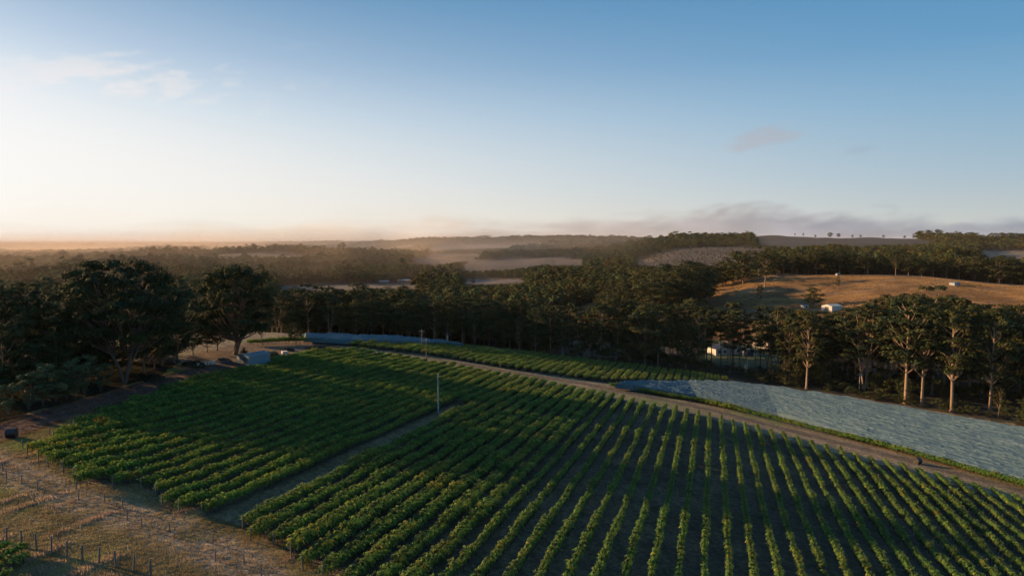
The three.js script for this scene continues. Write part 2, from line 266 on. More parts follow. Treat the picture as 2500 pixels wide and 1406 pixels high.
// A gum tree of unit height 1 would lose its leaf size, so trees are built in metres and scaled a little when placed.
function makeTree(o) {
  const { h, crown, bare = .4, wide, clumps, leaves, size, flat = .62, bark = [.3, .22, .15], trunkR = h * .014, fork = .5, quad = true, lean = .02, stems = 1, rag = .25 } = o;
  const wood = [], L = new Leaves(), bot = h * bare, top = h, cy = (bot + top) / 2, hy = (top - bot) / 2;
  const tips = [];
  for (let k = 0; k < clumps; k++) {
    let x, y, z, tries = 0;
    do {
      const th = rnd() * 6.283, v = k === 0 ? .9 : rr(-.95, .95), rad = Math.sqrt(Math.max(0, 1 - Math.pow(Math.abs(v > 0 ? v : v * crown), v > 0 ? 1.7 : 2.2))) * Math.pow(rnd(), .4);
      x = Math.cos(th) * rad * wide * rr(1 - rag, 1 + rag * .4); z = Math.sin(th) * rad * wide * rr(1 - rag, 1 + rag * .4); y = cy + v * hy * .86;
    } while (++tries < 12 && tips.some((t) => Math.hypot(t[0] - x, (t[1] - y) * 1.3, t[2] - z) < wide * .28));
    tips.push([x, y, z, rr(.75, 1.25) * wide * (o.clumpR ?? .3)]);
  }
  const st = [];
  for (let s = 0; s < stems; s++) {
    const a = s * 2.4 + rr(0, .8), d = stems > 1 ? wide * .38 : wide * .06, f = h * fork, lx = rr(-lean, lean) * h, lz = rr(-lean, lean) * h;
    const pts = [[0, -.6, 0], [Math.cos(a) * d * .25 + lx * .3, f * .45, Math.sin(a) * d * .25 + lz * .3], [Math.cos(a) * d * .7 + lx * .7, f, Math.sin(a) * d * .7 + lz * .7], [Math.cos(a) * d + lx, mix(f, top, .62), Math.sin(a) * d + lz]];
    st.push(pts); const r = trunkR / Math.pow(stems, .4);
    wood.push(limb(pts, r, r * .28, 7, 10));
    wood.push(limb([[0, -.8, 0], [0, h * .01, 0], [0, h * .035, 0]], r * 1.7, r * .95, 7, 3));
  }
  for (const [x, y, z, r] of tips) {
    let best = st[0], bd = 1e9; for (const p of st) { const d = Math.hypot(p[3][0] - x, p[3][2] - z); if (d < bd) { bd = d; best = p; } }
    const y0 = clamp(y - Math.hypot(x - best[3][0], z - best[3][2]) * rr(.7, 1.5) - r * .4, h * Math.min(fork * .75, bare * .9), top * .8);
    const f = clamp(y0 / mix(h * fork, top, .62), .05, .98), sx = best[3][0] * f, sz = best[3][2] * f;
    wood.push(limb([[sx, y0, sz], [mix(sx, x, .45), mix(y0, y, .35) + rr(-.3, .3), mix(sz, z, .45)], [mix(sx, x, .92), y - r * .22, mix(sz, z, .92)]], trunkR * rr(.24, .4), trunkR * .07, 5, 4));
    const tone = pick(LEAF_TONES), k = rr(.82, 1.2);
    const sub = 3 + Math.floor(rnd() * 3);
    for (let s = 0; s < sub; s++) {                 // each clump is a cluster of smaller domes
      const a = rnd() * 6.283, d = s ? r * rr(.35, .75) : 0, ox = x + Math.cos(a) * d, oz = z + Math.sin(a) * d, oy = y + (s ? rr(-.35, .2) * r : 0), q = r * (s ? rr(.45, .7) : .75);
      const N = Math.round(leaves / sub);
      for (let i = 0; i < N; i++) {
        const up = Math.pow(rnd(), .75) * 1.35 - .35, th = rnd() * 6.283, w = Math.sqrt(Math.max(0, 1 - up * up)), e = rr(.72, 1.06) * (1 + .18 * Math.sin(th * 3 + s));
        const nx = Math.cos(th) * w, nz = Math.sin(th) * w, v = rr(.75, 1.25) * k;
        L.leaf(ox + nx * q * e, oy + up * q * flat * e, oz + nz * q * e, nx, up / flat * .8 + .15, nz, size * rr(.65, 1.3), tone.map((c) => c * v), quad, .75, .6);
      }
    }
  }
  const tr = mergeGeometries(wood.map((g) => { g.deleteAttribute('uv'); return g.index ? g.toNonIndexed() : g; }));
  barkColor(tr, bark, .7);
  return { trunk: tr, crown: L.geometry(), h };
}
const leafMat = [[1, 1, 1], [1.08, 1, .9], [.84, .96, 1], [1.8, 1.95, 2.4]].map((c) => new THREE.MeshPhysicalMaterial({ color: lin(...c), roughness: .9, specularIntensity: .25, vertexColors: true }));
const barkMat = std(lin(1, 1, 1), .85, { vertexColors: true });
const PALE = [.23, .165, .11], DARK = [.08, .06, .045], GREY = [.13, .105, .085];
const protos = {
  round: [0, 1, 2].map(() => makeTree({ h: 24, bare: .14, crown: .8, wide: 8, clumps: 46, leaves: 170, size: .62, fork: .34, bark: GREY, quad: false })),
  tall: [0, 1, 2, 3].map(() => makeTree({ h: 32, bare: .3, crown: .95, wide: 6.6, clumps: 40, leaves: 140, size: .62, fork: .5, bark: PALE, quad: false, rag: .4, clumpR: .3 })),
  mast: [0, 1].map(() => makeTree({ h: 28, bare: .58, crown: .9, wide: 5, clumps: 24, leaves: 130, size: .6, fork: .62, bark: DARK, quad: false, rag: .4, flat: .5, clumpR: .3, trunkR: .3 })),
  open: [0, 1, 2].map(() => makeTree({ h: 28, bare: .24, crown: .9, wide: 7.4, clumps: 32, leaves: 140, size: .62, fork: .36, bark: PALE, quad: false, stems: 2, rag: .5, flat: .5, clumpR: .27 })),
  bush: [0, 1].map(() => makeTree({ h: 7, bare: .06, crown: .5, wide: 3.2, clumps: 12, leaves: 110, size: .42, fork: .2, bark: DARK, quad: false, stems: 3, trunkR: .1, clumpR: .42, flat: .85 })),
};
const heroes = {
  wide: makeTree({ h: 28, bare: .3, crown: .8, wide: 12.4, clumps: 130, leaves: 330, size: .46, fork: .3, bark: [.115, .092, .078], stems: 5, trunkR: .6, rag: .16, flat: .66, clumpR: .2 }),
  dense: makeTree({ h: 24, bare: .16, crown: .7, wide: 9.6, clumps: 100, leaves: 340, size: .46, fork: .2, bark: [.14, .105, .08], stems: 2, trunkR: .75, rag: .18, flat: .75, clumpR: .24 }),
  sapling: makeTree({ h: 9, bare: .1, crown: .8, wide: 2.8, clumps: 26, leaves: 210, size: .26, fork: .3, bark: [.17, .155, .135], stems: 2, trunkR: .06, rag: .4, flat: .95, clumpR: .27 }),
  conifer: makeTree({ h: 5, bare: .05, crown: .3, wide: 1.1, clumps: 22, leaves: 90, size: .25, fork: .2, bark: DARK, trunkR: .1, rag: .2, flat: 1.2, clumpR: .5 }),
};
function placeTree(kind, p, h, label, category, grp, opt = {}) {
  const pr = Array.isArray(kind) ? pick(kind) : kind, k = h / pr.h, w = opt.wide ?? rr(.85, 1.15);
  const g = group(opt.name ?? 'gum_tree', p, opt.turn ?? rnd() * 6.283);
  mesh('trunk', pr.trunk, barkMat, g); mesh('crown', pr.crown, leafMat[opt.mat ?? Math.floor(rnd() * 3)], g);
  g.scale.set(k * w, k, k * w); tag(g, label, category, grp); return g;
}
const rear = new Map();                              // trees hidden behind the front ones of a belt: one mass, kept as stuff
function rearTree(kind, p, h, wide) { const pr = pick(kind), k = h / pr.h, o = new THREE.Object3D(); o.position.copy(p); o.rotation.y = rnd() * 6.283; o.scale.set(k * wide, k, k * wide); o.updateMatrix(); if (!rear.has(pr)) rear.set(pr, []); rear.get(pr).push(o.matrix); }
console.log('tree kinds done');

// left stand
{
  const T = (px, py, top, kind, label, grp, opt) => { const p = hit(px, py); return placeTree(kind, p, heightTo(p, top), label, 'tree', grp, opt); };
  T(303, 937, 622, heroes.wide, 'broad spreading gum tree with many pale fanned limbs above the dirt road', null, { mat: 2, turn: .4, wide: 1.02 });
  T(574, 866, 636, heroes.dense, 'tall dense round gum tree with thick pale trunk standing behind the blue shed', null, { mat: 0, turn: 2.2, wide: 1.0 });
  T(424, 887, 745, protos.round[0], 'small dark round tree with a straight black trunk by the dry slope', null, { mat: 2, wide: 1.1 });
  T(350, 915, 705, protos.round[1], 'tree with white rags of bark at its foot behind the spreading gum', null, { mat: 2, wide: .9 });
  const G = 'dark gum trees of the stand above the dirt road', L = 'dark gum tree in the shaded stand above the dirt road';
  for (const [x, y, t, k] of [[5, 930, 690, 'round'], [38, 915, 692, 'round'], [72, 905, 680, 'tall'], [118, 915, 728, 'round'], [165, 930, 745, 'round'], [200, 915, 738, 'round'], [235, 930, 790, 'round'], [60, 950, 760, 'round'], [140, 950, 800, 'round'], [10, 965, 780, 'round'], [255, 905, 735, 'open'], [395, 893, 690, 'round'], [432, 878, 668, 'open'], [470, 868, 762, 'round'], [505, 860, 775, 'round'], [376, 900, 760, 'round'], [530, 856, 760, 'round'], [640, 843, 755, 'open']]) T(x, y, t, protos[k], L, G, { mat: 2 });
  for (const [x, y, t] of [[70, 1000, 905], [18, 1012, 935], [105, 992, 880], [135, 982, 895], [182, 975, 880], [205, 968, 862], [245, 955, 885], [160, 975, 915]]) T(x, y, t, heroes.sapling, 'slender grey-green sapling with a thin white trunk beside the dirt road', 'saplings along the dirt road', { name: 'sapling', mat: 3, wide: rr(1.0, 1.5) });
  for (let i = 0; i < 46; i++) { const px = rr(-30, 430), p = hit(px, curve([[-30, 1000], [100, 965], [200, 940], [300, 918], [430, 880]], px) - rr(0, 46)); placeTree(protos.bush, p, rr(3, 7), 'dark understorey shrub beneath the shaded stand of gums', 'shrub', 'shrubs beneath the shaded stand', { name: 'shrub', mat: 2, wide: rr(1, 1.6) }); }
  T(722, 842, 786, protos.round[2], 'lone small round tree between the brush heaps and the netted rows', null, { wide: .95 });
  T(595, 884, 848, heroes.conifer, 'dark upright shrub growing against the front of the blue shed', null, { name: 'shrub', mat: 2, wide: 1 });
}
// the belt of trees behind the vineyard
const SKYLINE = [[600, 722], [670, 716], [760, 706], [830, 701], [900, 706], [1000, 713], [1050, 722], [1150, 716], [1250, 722], [1330, 732], [1400, 742], [1440, 748], [1480, 742], [1530, 736], [1600, 731], [1700, 736], [1760, 752], [1800, 746], [1860, 741], [1920, 737], [1960, 746], [2050, 752], [2100, 738], [2150, 724], [2200, 708], [2280, 707], [2330, 722], [2380, 737], [2440, 733], [2500, 736], [2650, 740]];
const BELT = [[600, 268], [850, 276], [1090, 280], [1250, 284], [1400, 287], [1600, 290], [1750, 292], [1900, 292], [2100, 295], [2300, 297], [2500, 302], [2700, 306]];
let nBelt = 0;
{
  const G = 'gum trees of the belt behind the vineyard', L = { round: 'bushy dark gum tree in the belt behind the vineyard', tall: 'tall straight pale-trunked gum tree in the belt behind the vineyard', mast: 'slender high-crowned gum tree in front of the white farmhouse', open: 'open-crowned forked gum tree in the belt behind the vineyard' };
  for (let row = 0; row < 4; row++) for (let px = 640 + row * 9; px < 2620; px += row === 0 ? rr(26, 40) : rr(24, 38)) {
        if (px > 1725 && px < 1915 && row >= 2) continue;          // the house shows through here
    if (row >= 2 && px > 1330 && rnd() < .3) continue;
    const p = at(px, curve(BELT, px) + row * rr(13, 18) + rr(-4, 4));
    const want = curve(SKYLINE, px) + (row === 3 ? rr(-4, 10) : row === 2 ? rr(-3, 16) : row === 1 ? (px > 1320 ? rr(-8, 14) : rr(0, 26)) : px > 1320 ? rr(0, 44) : rr(8, 60)) - (rnd() < .13 ? rr(10, 24) : 0);
    let h = heightTo(p, want); if (h < 9) continue;
    const kind = px > 1725 && px < 1915 ? (rnd() < .7 ? 'mast' : 'open') : px < 1320 ? (rnd() < .62 ? 'round' : rnd() < .5 ? 'open' : 'tall') : rnd() < (px > 1900 ? .72 : .5) ? 'tall' : rnd() < .72 ? 'open' : 'round';
    if (row >= 2) rearTree(protos[kind], p, h, rr(.9, 1.25)); else { placeTree(protos[kind], p, h, L[kind], 'tree', G, { wide: rr(.85, 1.25) * (kind === 'tall' ? 1.1 : 1) }); nBelt++; }
  }
  for (let px = 1300; px < 2600; px += rr(9, 17)) { const p = at(px, curve(BELT, px) + rr(-9, 12)); placeTree(protos.bush, p, px > 1725 && px < 1915 ? rr(2.5, 4) : rr(4, 10), 'low dark shrub at the foot of the tree belt', 'shrub', 'shrubs under the tree belt', { name: 'shrub' }); }
  for (let i = 0; i < 90; i++) { const u = rr(1780, 2680), p = hit(u, curve(Z_NETF, u) - 2), d = rr(2, 16), l = Math.hypot(p.x, p.z); p.x *= 1 + d / l; p.z *= 1 + d / l; p.y = groundY(p.x, p.z); placeTree(protos.bush, p, rr(1.2, 4.2), 'low undergrowth bush between the white net and the tall trunks', 'shrub', 'undergrowth beyond the net', { name: 'shrub', wide: rr(1, 1.7) }); }
  for (const [px, py, top] of [[2212, 985, 712], [2252, 990, 735], [2325, 1005, 730], [2418, 1012, 738], [2110, 960, 728], [1970, 950, 760], [1928, 935, 780], [1783, 908, 752], [1360, 862, 752]]) { const p = hit(px, py); placeTree(px === 2110 || px === 1360 ? protos.open : protos.tall, p, heightTo(p, top), 'tall gum tree with sunlit orange trunk at the edge of the netted vines', 'tree', 'sunlit trunks at the edge of the netted vines', { wide: rr(.9, 1.3) }); nBelt++; }
  for (let i = 0; i < 13; i++) { const u = rr(1830, 2660), p = hit(u, curve(Z_NETF, u) - 2), d = rr(3, 14), l = Math.hypot(p.x, p.z); p.x *= 1 + d / l; p.z *= 1 + d / l; p.y = groundY(p.x, p.z); placeTree(rnd() < .6 ? protos.round : protos.open, p, rr(5, 12), 'young leafy gum tree at the foot of the tall trunks beyond the net', 'tree', 'young gums beyond the net', { wide: rr(.7, 1.1) }); nBelt++; }
}
// row of trees along the top of the golden paddock
{
  const G = 'gum trees along the top of the golden paddock', top = [[1640, 640], [1700, 634], [1740, 640], [1800, 615], [1860, 606], [1920, 610], [1980, 603], [2030, 599], [2060, 600], [2120, 618], [2200, 620], [2300, 628], [2400, 626], [2470, 620], [2500, 632], [2650, 640]];
  for (let row = 0; row < 3; row++) for (let px = 1740 + row * 8; px < 2620; px += rr(26, 38)) {
    const p = at(px, curve([[1640, 560], [1740, 620], [1850, 665], [2050, 676], [2212, 672], [2500, 690], [2700, 700]], px) + row * 16 + rr(-4, 4));
    const h = heightTo(p, curve(top, px) + rr(-6, 14) + (row ? 6 : 0)); if (h < 8) continue;
    const kind = rnd() < .55 ? 'tall' : 'round';
    if (row) rearTree(protos[kind], p, h, rr(1.1, 1.5)); else placeTree(protos[kind], p, h, 'gum tree in the dark row along the top of the golden paddock', 'tree', G, { wide: rr(1.15, 1.7) });
  }
  const S = (px, py, t, kind, label, opt = {}) => { const p = hit(px, py); placeTree(kind, p, heightTo(p, t), label, 'tree', null, opt); };
  S(1868, 701, 612, protos.tall[1], 'lone tall gum with a bare orange trunk on the paddock edge', { wide: 1.3 });
  S(1855, 748, 692, protos.tall[2], 'slim single-stemmed tree on the lower golden paddock', { wide: .8 });
  S(1985, 748, 699, protos.round[0], 'wide dark tree beside the white farm shed', { wide: 1.5, mat: 2 });
  S(2046, 712, 672, protos.open[1], 'thin sparse tree on the fence line across the golden paddock', { wide: .55 });
  for (const [px, py, t, w] of [[1500, 752, 690, 1], [1530, 748, 680, 1.1], [1560, 746, 668, 1.1], [1595, 744, 656, 1.2], [1628, 740, 640, 1.2], [1655, 738, 645, 1.2], [1682, 732, 632, 1.2], [1708, 728, 636, 1.0], [1728, 722, 650, .8], [1545, 735, 690, 1], [1610, 750, 690, 1], [1670, 748, 690, 1], [1765, 700, 645, 1.1], [1790, 696, 640, 1.1], [1815, 695, 616, 1.2], [1480, 756, 705, 1]]) { const p = hit(px, py); placeTree(protos.round, p, heightTo(p, t), 'big dark bushy tree in the clump left of the golden paddock'.replace('left of', 'beside'), 'tree', 'clump of trees beside the golden paddock', { wide: w * 1.3 }); }
  for (let i = 0; i < 34; i++) { const px = rr(1470, 1715), p = at(px, rr(450, 550)); rearTree(protos.round, p, Math.max(8, heightTo(p, curve([[1470, 712], [1560, 672], [1640, 644], [1700, 636], [1765, 648]], px) + rr(0, 22))), rr(1, 1.4)); }
  S(1077, 702, 651, protos.round[0], 'tall sunlit bushy tree standing above the valley woods near the far farm', { wide: 1.25 });
  S(1035, 704, 668, protos.open[2], 'brown sparse tree beside the tall sunlit bushy tree', { wide: 1.2 });
  S(1125, 697, 674, protos.round[2], 'small sunlit tree on the edge of the pale field', { wide: 1.1 });
  S(1155, 694, 680, protos.round[1], 'little round tree on the edge of the pale field', { wide: 1.3 });
  S(853, 708, 687, protos.tall[0], 'single yellowish tree in front of the pale valley field', { wide: .9 });
  for (const [px, t] of [[1940, 569], [1960, 568]]) { const p = crestAt(px); placeTree(protos.tall, p, Math.max(10, heightTo(p, t)), 'solitary tree on the misty grass ridge', 'tree', 'two trees on the misty ridge', { wide: 1.4 }); }
}
{
  const G = 'gum trees along the misty ridge crest', G2 = 'rosy sunlit trees beyond the paddock tree row';
  for (let px = 1990; px < 2540; px += px < 2240 ? rr(14, 60) : rr(3, 16)) { if (px > 2240 && fbm(px * .03, 4, 2) > .16) continue; const p = crestAt(px); placeTree(rnd() < .85 ? protos.round : protos.tall, p, clamp(heightTo(p, (px < 2240 ? 570 : 560) + rr(-4, 10)), 9, 30), 'dark gum tree on the crest of the misty grass ridge', 'tree', G, { wide: rr(1.1, 1.6) }); }
  for (const [px, t] of [[2235, 622], [2258, 614], [2275, 612], [2296, 600], [2312, 597], [2330, 600], [2352, 605], [2372, 606], [2392, 612], [2150, 610], [2440, 622], [2470, 624]]) { const p = at(px, 960 + rr(-40, 40)); placeTree(protos.round, p, clamp(heightTo(p, t), 10, 34), 'rosy sunlit gum tree rising beyond the paddock tree row', 'tree', G2, { wide: rr(1, 1.3) }); }
}
console.log('near trees', nBelt);

for (const [pr, list] of rear) for (const part of ['crown', 'trunk']) { const m = new THREE.InstancedMesh(pr[part], part === 'crown' ? leafMat[0] : barkMat, list.length); list.forEach((M, i) => m.setMatrixAt(i, M)); m.name = numbered(part === 'crown' ? 'rear_woodland' : 'rear_woodland_trunks'); shade(m); scene.add(m); tag(m, part === 'crown' ? 'massed gum crowns hidden behind the front trees of the belts' : 'trunks massed behind the front trees of the belts', 'woodland', 'rear of the tree belts', 'stuff'); }
// woods: too many crowns to count
{
  const mid = [0, 1, 2].map(() => makeTree({ h: 18, bare: .12, crown: .75, wide: 6, clumps: 18, leaves: 64, size: 1.0, fork: .4, bark: GREY, quad: false, clumpR: .4 }));
  const far = [0, 1, 2].map(() => makeTree({ h: 18, bare: .1, crown: .7, wide: 8, clumps: 9, leaves: 24, size: 2.3, fork: .4, bark: GREY, quad: false, clumpR: .45 }));
  const spots = { mid: [[], [], []], far: [[], [], []] };
  const tmp = new THREE.Object3D();
  const add = (set, x, z, h, wide, tint) => { tmp.position.set(x, groundY(x, z) - .5, z); tmp.rotation.set(0, rnd() * 6.28, 0); const k = h / 18; tmp.scale.set(k * wide, k, k * wide); tmp.updateMatrix(); spots[set][Math.floor(rnd() * 3)].push([tmp.matrix.clone(), tint]); };
  const tintOf = () => { const v = rr(.8, 2), w = rnd(); return lin(v * mix(.85, 1.6, w * w), v * mix(1, 1.05, w), v * mix(1.05, .75, w)); };
  for (let r = 330; r < 9000;) {
    const c = Math.min(28, Math.max(6.6, r * .0088));
    for (let a = -43 + rnd(); a < 43; a += (c / r) / RAD * rr(.85, 1.15)) {
      const q = r + rr(-.5, .5) * c, x = Math.sin(a * RAD) * q, z = -Math.cos(a * RAD) * q;
      const jx = x + fbm(x * .02, z * .02, 2) * 12, jz = z + fbm(x * .02 + 40, z * .02, 2) * 12;
      if (inPoly(Z_PADDOCK, jx, jz)) continue;
      if (q < 620 && a > 3.2) { if (q < 480 || a > 13) continue; }
      if (a > 13 && q < 700) continue;
      let open = false, plant = false;
      for (let k = 0; k < FIELDS.length; k++) if (inPoly(FIELDS[k][0], jx, jz)) { open = true; plant = k === 4; break; }
      if (open && !(plant ? rnd() < .8 : rnd() < .035 || (fbm(x * .006 + 3, z * .012, 3) > .3 && rnd() < .6))) continue;
      if (!plant && q > 900 && fbm(x * .0035 + 20, z * .0035, 3) > .34) continue;     // glades
      if (plant) { add('mid', x, z, rr(2, 4.5), 1.2, tintOf()); continue; }
      const pxc = 1250 + FPX * Math.tan(a * RAD); if (q > 1750 && q < 3200 && pxc > 1835 && pxc < 2238) continue;      // the bare grass ridge
      const set = q < 2600 ? 'mid' : 'far'; let h = rr(10, 21) * (1 + fbm(x * .01, z * .01, 2) * .5) * (rnd() < .06 ? 1.35 : 1);
      const gy = groundY(x, z), hides = (hh) => { for (let f = 0; f <= 1; f += .125) { const t = project(x, gy + hh * f, z); for (const F of FIELDS) if (inPoly(F[2], t[0], t[1])) return true; } return false; };
      if (hides(h)) { h *= .6; if (hides(h)) { h = 5; if (q > 900 || hides(h)) continue; } }      // low scrub where the photo sees a clearing over it
      add(set, x, z, h, clamp(c / 11, 1, 2.1) * rr(.85, 1.2), tintOf());
    }
    r += c * .92;
  }
  let n = 0;
  for (const set of ['mid', 'far']) { const P = set === 'mid' ? mid : far; spots[set].forEach((list, k) => {
    for (const part of ['crown', 'trunk']) {
      if (set === 'far' && part === 'trunk') continue;
      const m = new THREE.InstancedMesh(P[k][part], part === 'crown' ? leafMat[0] : barkMat, list.length); list.forEach(([M, c], i) => { m.setMatrixAt(i, M); m.setColorAt(i, part === 'crown' ? c : lin(1, 1, 1)); });
      m.name = numbered(part === 'crown' ? 'woodland' : 'woodland_trunks'); shade(m); scene.add(m); tag(m, part === 'crown' ? (set === 'mid' ? 'dense olive woodland canopy filling the valley floor' : 'hazy forest canopy covering the far hills') : 'thin trunks under the valley woodland canopy', 'woodland', set === 'mid' ? 'valley woodland' : 'far forest', 'stuff');
    }
    n += list.length;
  }); }
  console.log('woodland', n);
}

// ---------------------------------------------------------------- vines
function vineSegment(kind) {                          // two metres of trellised vine, along local x
  const L = new Leaves(), bushy = kind === 'bushy', W = bushy ? 1.0 : .54, cy = bushy ? 1.05 : 1.1, hy = bushy ? .72 : .62;
  const tone = () => { const v = rr(.65, 1.4), y = rnd(); return y < .14 ? [.22 * v, .23 * v, .03 * v] : [.09 * v, mix(.155, .19, y) * v, .028 * v]; };
  for (let i = 0; i < (bushy ? 250 : 190); i++) {     // the dense heart of the canopy
    const x = rr(-1.05, 1.05), th = rr(-.3, 1.3) * Math.PI, k = rr(.3, .8), t = tone();
    L.leaf(x, cy + Math.sin(th) * hy * k, Math.cos(th) * W * k, 0, Math.sin(th), Math.cos(th), rr(.18, .3), t.map((c) => c * .9), true, .8, .3);
  }
  for (let q = 0; q < (bushy ? 38 : 26); q++) {       // canes that arch up, out and over, leaves along each
    const x0 = rr(-1.05, 1.05), side = rnd() < .5 ? -1 : 1, out = W * rr(.35, 1.25) * side, up = hy * rr(.5, 1.25) * (rnd() < .12 ? 1.45 : 1), dx = rr(-.5, .5), droop = rr(.1, .9) * hy, t = tone(), n = bushy ? 17 : 15;
    for (let i = 0; i < n; i++) {
      const f = (i + rnd() * .6) / n, z = out * Math.pow(f, .75), y = cy - .1 + up * Math.sin(Math.min(1, f * 1.5) * Math.PI / 2) - droop * Math.max(0, f - .45) * 1.6, v = rr(.8, 1.25);
      L.leaf(x0 + dx * f + rr(-.1, .1), Math.max(.15, y + rr(-.09, .09)), z + rr(-.09, .09), dx * .4, .9, side * f * 1.1, rr(.15, .28), t.map((c) => c * v), true, .75, .25);
    }
  }
  for (const x of [-.5, .5]) for (const [ax, az] of [[.045, 0], [0, .045]]) for (const p of [[x - ax, 0, -az], [x + ax, 0, az], [x + ax, cy, az], [x - ax, 0, -az], [x + ax, cy, az], [x - ax, cy, -az]]) { L.p.push(...p); L.n.push(az ? 1 : 0, 0, az ? 0 : 1); L.c.push(.07, .05, .035); }
  return L.geometry();
}
const vineMat = new THREE.MeshPhysicalMaterial({ vertexColors: true, roughness: .95, transmission: .42, thickness: 0, side: THREE.DoubleSide, specularIntensity: .35 });
const SEG = { bushy: [0, 1, 2, 3, 4].map(() => vineSegment('bushy')), slim: [0, 1, 2, 3, 4].map(() => vineSegment('slim')) };
const postGeo = new THREE.CylinderGeometry(.075, .085, 1.9, 7); postGeo.translate(0, .75, 0);
const stayGeo = new THREE.CylinderGeometry(.07, .08, 1.45, 7); stayGeo.translate(0, .55, 0);
const postMat = std(lin(.12, .115, .105), .85);
const tmpM = new THREE.Matrix4(), vx = new THREE.Vector3(), vy = new THREE.Vector3(), vz = new THREE.Vector3();
let nSeg = 0, nRows = 0;
function vineRow(p0, p1, kind, label, grp, opt = {}) {  // p0, p1: [x, z]
  const len = Math.hypot(p1[0] - p0[0], p1[1] - p0[1]); if (len < 3) return;
  const root = group('vine_row', new THREE.Vector3(p0[0], groundY(...p0), p0[1]));
  const n = Math.max(2, Math.round(len / 1.45)), lists = [[], [], [], [], []], ux = (p1[0] - p0[0]) / len, uz = (p1[1] - p0[1]) / len;
  let vig = 1;
  for (let i = 0; i <= n; i++) {
    const f = i / n, wob = fbm(i * .35 + p0[0], p0[1], 2) * .22, x = mix(p0[0], p1[0], f) - uz * wob, z = mix(p0[1], p1[1], f) + ux * wob;
    if (opt.gap && rnd() < opt.gap) continue;
    const y = groundY(x, z), y2 = groundY(x + ux, z + uz), flip = rnd() < .5 ? -1 : 1;
    vig = 1 + fbm(x * .12, z * .12, 3) * .35;
    vx.set(ux, y2 - y, uz).normalize().multiplyScalar(flip); vy.set(0, 1, 0); vz.crossVectors(vx, vy).normalize();
    const sy = rr(.88, 1.14) * vig * (opt.tall ?? 1), sw = rr(.85, 1.15) * vig * (opt.wide ?? 1);
    tmpM.makeBasis(vx, vy.clone().multiplyScalar(sy), vz.clone().multiplyScalar(sw * (rnd() < .5 ? 1 : -1)));
    tmpM.setPosition(x - p0[0], y - root.position.y, z - p0[1]);
    const v = rr(.82, 1.18), patch = fbm(x * .09 + 70, z * .09, 3), rare = rnd();
    let c = lin(v * (1 + patch * .25), v, v);
    if (patch > .3 && rare < .3) c = lin(v * 1.5, v * 1.1, v); else if (rare < .0018) c = lin(v * 2.2, v * 1.05, v * .8); else if (rare < .014) c = lin(v * 1.6, v * 1.2, v);
    lists[Math.floor(rnd() * 5)].push([tmpM.clone(), c]); nSeg++;
  }
  lists.forEach((list, k) => { if (!list.length) return; const m = new THREE.InstancedMesh(SEG[kind][k], vineMat, list.length); list.forEach(([M, c], i) => { m.setMatrixAt(i, M); m.setColorAt(i, c); }); m.name = 'foliage'; m.userData.kind = 'stuff'; shade(m); root.add(m); });
  const post = (d, g, tilt) => { const x = p0[0] + ux * d, z = p0[1] + uz * d, m = mesh('end_post', g, postMat, root); m.position.set(x - p0[0], groundY(x, z) - root.position.y, z - p0[1]); m.rotation.set(rr(-.05, .05), rnd() * 3, tilt + rr(-.06, .06)); };
  if (opt.posts !== 0) { post(-1.2, postGeo, 0); if (opt.posts === 2) post(-rr(5.5, 7), stayGeo, 0); if (opt.farPost) post(len + 1, postGeo, 0); }
  nRows++; tag(root, label, 'vine row', grp); return root;
}
const spans = (P, t) => { const cuts = []; for (let i = 0, j = P.length - 1; i < P.length; j = i++) { const [s0, t0] = stOf(...P[j]), [s1, t1] = stOf(...P[i]); if ((t0 > t) !== (t1 > t)) cuts.push(mix(s0, s1, (t - t0) / (t1 - t0))); } return cuts.sort((a, b) => a - b); };
